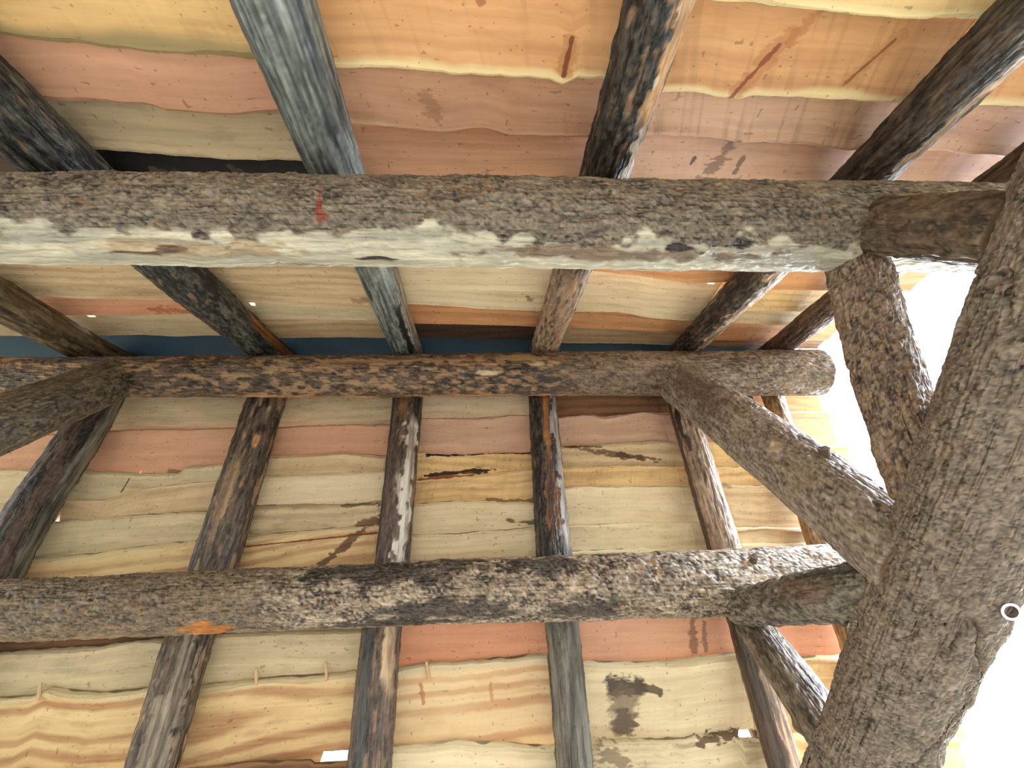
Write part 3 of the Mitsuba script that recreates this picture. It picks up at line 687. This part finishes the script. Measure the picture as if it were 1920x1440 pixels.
rafter('U', [(1.535, -.12), (1.532, .184), (1.490, .613), (1.47, 1.4), (1.46, 2.42)], [.056, .056, .058, .058, .058],
       bark_look((84, 68, 58), (122, 98, 82), (46, 40, 37), None, fu=4.8, fa=35, bands=[(22, 26, -1, 3, (138, 114, 96), (104, 86, 74), 24)]),  # paler gable-side band is sky sheen put into the colour
       'slim dark rafter pole next to the gable edge, above the ridge pole', 26)
# far slope
rafter('L', [(-1.83, -.12), (-1.838, .373), (-1.895, .772), (-1.90, 1.2), (-1.9, 2.42)], [.078, .080, .081, .08, .08],
       bark_look((84, 62, 50), (104, 80, 64), (44, 36, 32), None, fu=3.6, fa=29, dark_at=.57, bands=[(96, 36, -1, 3, (132, 126, 110), (66, 64, 60), 24)], spots=[(.85, 10, .1, 14, (30, 24, 24), .9), (.55, 55, .1, 10, (34, 28, 26), .8)]),
       'dark reddish-brown rafter pole with a grey bare side, beside the mossy king post', 31, step=.006)
rafter('L', [(-1.06, -.12), (-1.067, .232), (-1.080, 1.025), (-1.092, 1.267), (-1.085, 1.636), (-1.08, 2.42)], [.084, .086, .085, .080, .075, .075],
       bark_look((90, 74, 60), (118, 98, 78), (50, 42, 37), (176, 138, 104), .67, fu=3.6, fa=32, dark_at=.57, streak=.8, bands=[(0, 16, .72, 1.1, (170, 138, 104), (130, 104, 80), 22), (24, 44, 1.28, 2.2, (156, 140, 118), (78, 65, 55), 80)], spots=[(.60, 36, .03, 9, (196, 142, 92), 1.0), (.45, 44, .03, 6, (172, 152, 112), .8)]),
       'thick brown rafter pole with flaked tan patches, greyer below the scaly purlin', 32)
rafter('L', [(-.378, -.12), (-.380, .235), (-.376, 1.013), (-.392, 1.273), (-.380, 1.667), (-.378, 2.42)], [.074, .074, .070, .073, .074, .074],
       bark_look((92, 74, 62), (120, 98, 82), (52, 43, 39), (160, 124, 96), .68, fu=3.6, fa=35, bands=[(-5, 22, -1, .5, (148, 100, 62), (104, 76, 56), 24), (42, 20, .5, 1.15, (204, 194, 176), (140, 118, 100), 50), (40, 22, 1.18, 1.55, (208, 178, 142), (168, 136, 108), 18), (-25, 16, 1.15, 3, (92, 90, 86), (54, 52, 50), 20), (-72, 22, -1, 1.2, (70, 68, 70), (50, 48, 48), 12)]),
       'brown rafter pole with a whitish streak, dark split and tan patch by the scaly purlin', 33)
rafter('L', [(.306, -.12), (.306, .238), (.305, 1.02), (.315, 1.279), (.313, 1.697), (.313, 2.42)], [.068, .070, .076, .068, .064, .064],
       bark_look((68, 58, 52), (104, 88, 76), (32, 29, 29), (150, 104, 66), .70, fu=4.8, fa=45, dark_at=.54, streak=.9, bands=[(2, 14, -1, .75, (172, 116, 68), (112, 76, 50), 16), (0, 20, .75, 1.05, (150, 98, 60), (90, 66, 50), 30), (55, 30, .35, 1.1, (170, 160, 148), (96, 84, 78), 40), (0, 90, 1.2, 3, (132, 126, 112), (92, 85, 76), 30)]),  # the wide grey lower band paints a hazy veil into the colour
       'black-brown rafter pole with an orange streak and a speckled grey side, below the ridge pole', 34)
rafter('L', [(1.032, -.12), (1.032, .273), (1.058, .973), (1.050, 1.303), (1.055, 1.73), (1.055, 2.42)], [.064, .066, .072, .062, .056, .056],
       bark_look((156, 124, 102), (186, 160, 136), (92, 68, 56), (190, 160, 128), .64, fu=3, fa=40, dark_at=.60, streak=.7, bands=[(46, 20, -1, 1.1, (190, 168, 146), (150, 128, 110), 24), (-96, 20, -1, 3, (110, 90, 76), (80, 66, 58), 16), (-30, 60, 1.2, 3, (116, 92, 74), (70, 56, 48), 40), (16, 18, 1.3, 3, (186, 150, 120), (120, 94, 76), 34)], spots=[(.50, -56, .09, 14, (72, 52, 46), .9), (.62, -46, .07, 8, (84, 60, 50), .8), (.34, 0, .05, 20, (100, 72, 58), .6)]),  # first band: sky sheen painted over the peeled edge
       'pinkish-brown peeled rafter pole with painted sky sheen on its bare edge, below the ridge pole', 35, 'bare_pole', bark=.003)
kk = rafter('L', [(1.56, -.12), (1.552, .227), (1.505, .96), (1.480, 1.298), (1.47, 1.7), (1.46, 2.42)], [.050, .052, .060, .054, .054, .054],
       bark_look((170, 128, 84), (196, 158, 112), (110, 78, 52), (186, 140, 96), .64, fu=4.8, fa=35, bands=[(36, 28, .3, 3, (194, 168, 136), (156, 126, 98), 24), (0, 60, -1, .35, (130, 84, 64), (90, 62, 50), 20)]),  # first band lightens the peeled gable side with painted sky sheen
       'orange-brown rafter pole with painted sky sheen at the gable edge, below the ridge pole', 36, 'bare_pole', bark=.004)

# stubs of branches left on the wood
kk = stub('purlin_001', 'knot', P(.992, 1.135, 1.290), (-.2, -.8, -.2), .05, .012, 'dark_knot')
labels[kk] = {'label': 'broken brown branch stub'}
for x, s, ln, r in ((-.845, 1.416, .046, .0062), (-.590, 1.408, .05, .0055), (-.208, 1.42, .05, .006), (-1.600, 1.432, .045, .006)):
    a, b = np.array(roof('L', x - .004, s - ln / 2, OFF - .001)), np.array(roof('L', x + .006, s + ln / 2, OFF + .004))
    c = trimesh.creation.capsule(height=float(np.linalg.norm(b - a)), radius=r, count=[12, 12])
    c.vertices *= 1 + .2 * (nnoise(c.vertices * 160, 5)[:, None] - .5)
    c.apply_transform(trimesh.geometry.align_vectors([0, 0, 1], (b - a) / np.linalg.norm(b - a)))
    c.apply_translation(a)
    scene[key('roof_slope__branch_knot')] = mikit.ply(c, 'pale_wood', smooth=True)

# posts under the tie beams, outside the frame
for x, y in ((.972, -.30), (.95, 1.62), (-1.66, -.30), (-1.66, 1.62)):
    kk = log('post', [(x, y, -.05), (x, y, 1.0), (x, y, CZ + .62)], [.11, .10, .095], (0, -1, 0), tie_look, step=.02, seed=50 + int(10 * abs(x + y)))
    tag(kk, f"thick upright log post on the ground carrying the {'gable' if x > 0 else 'dark end'} tie beam's {'near' if y < 0 else 'far'} end", 'post')
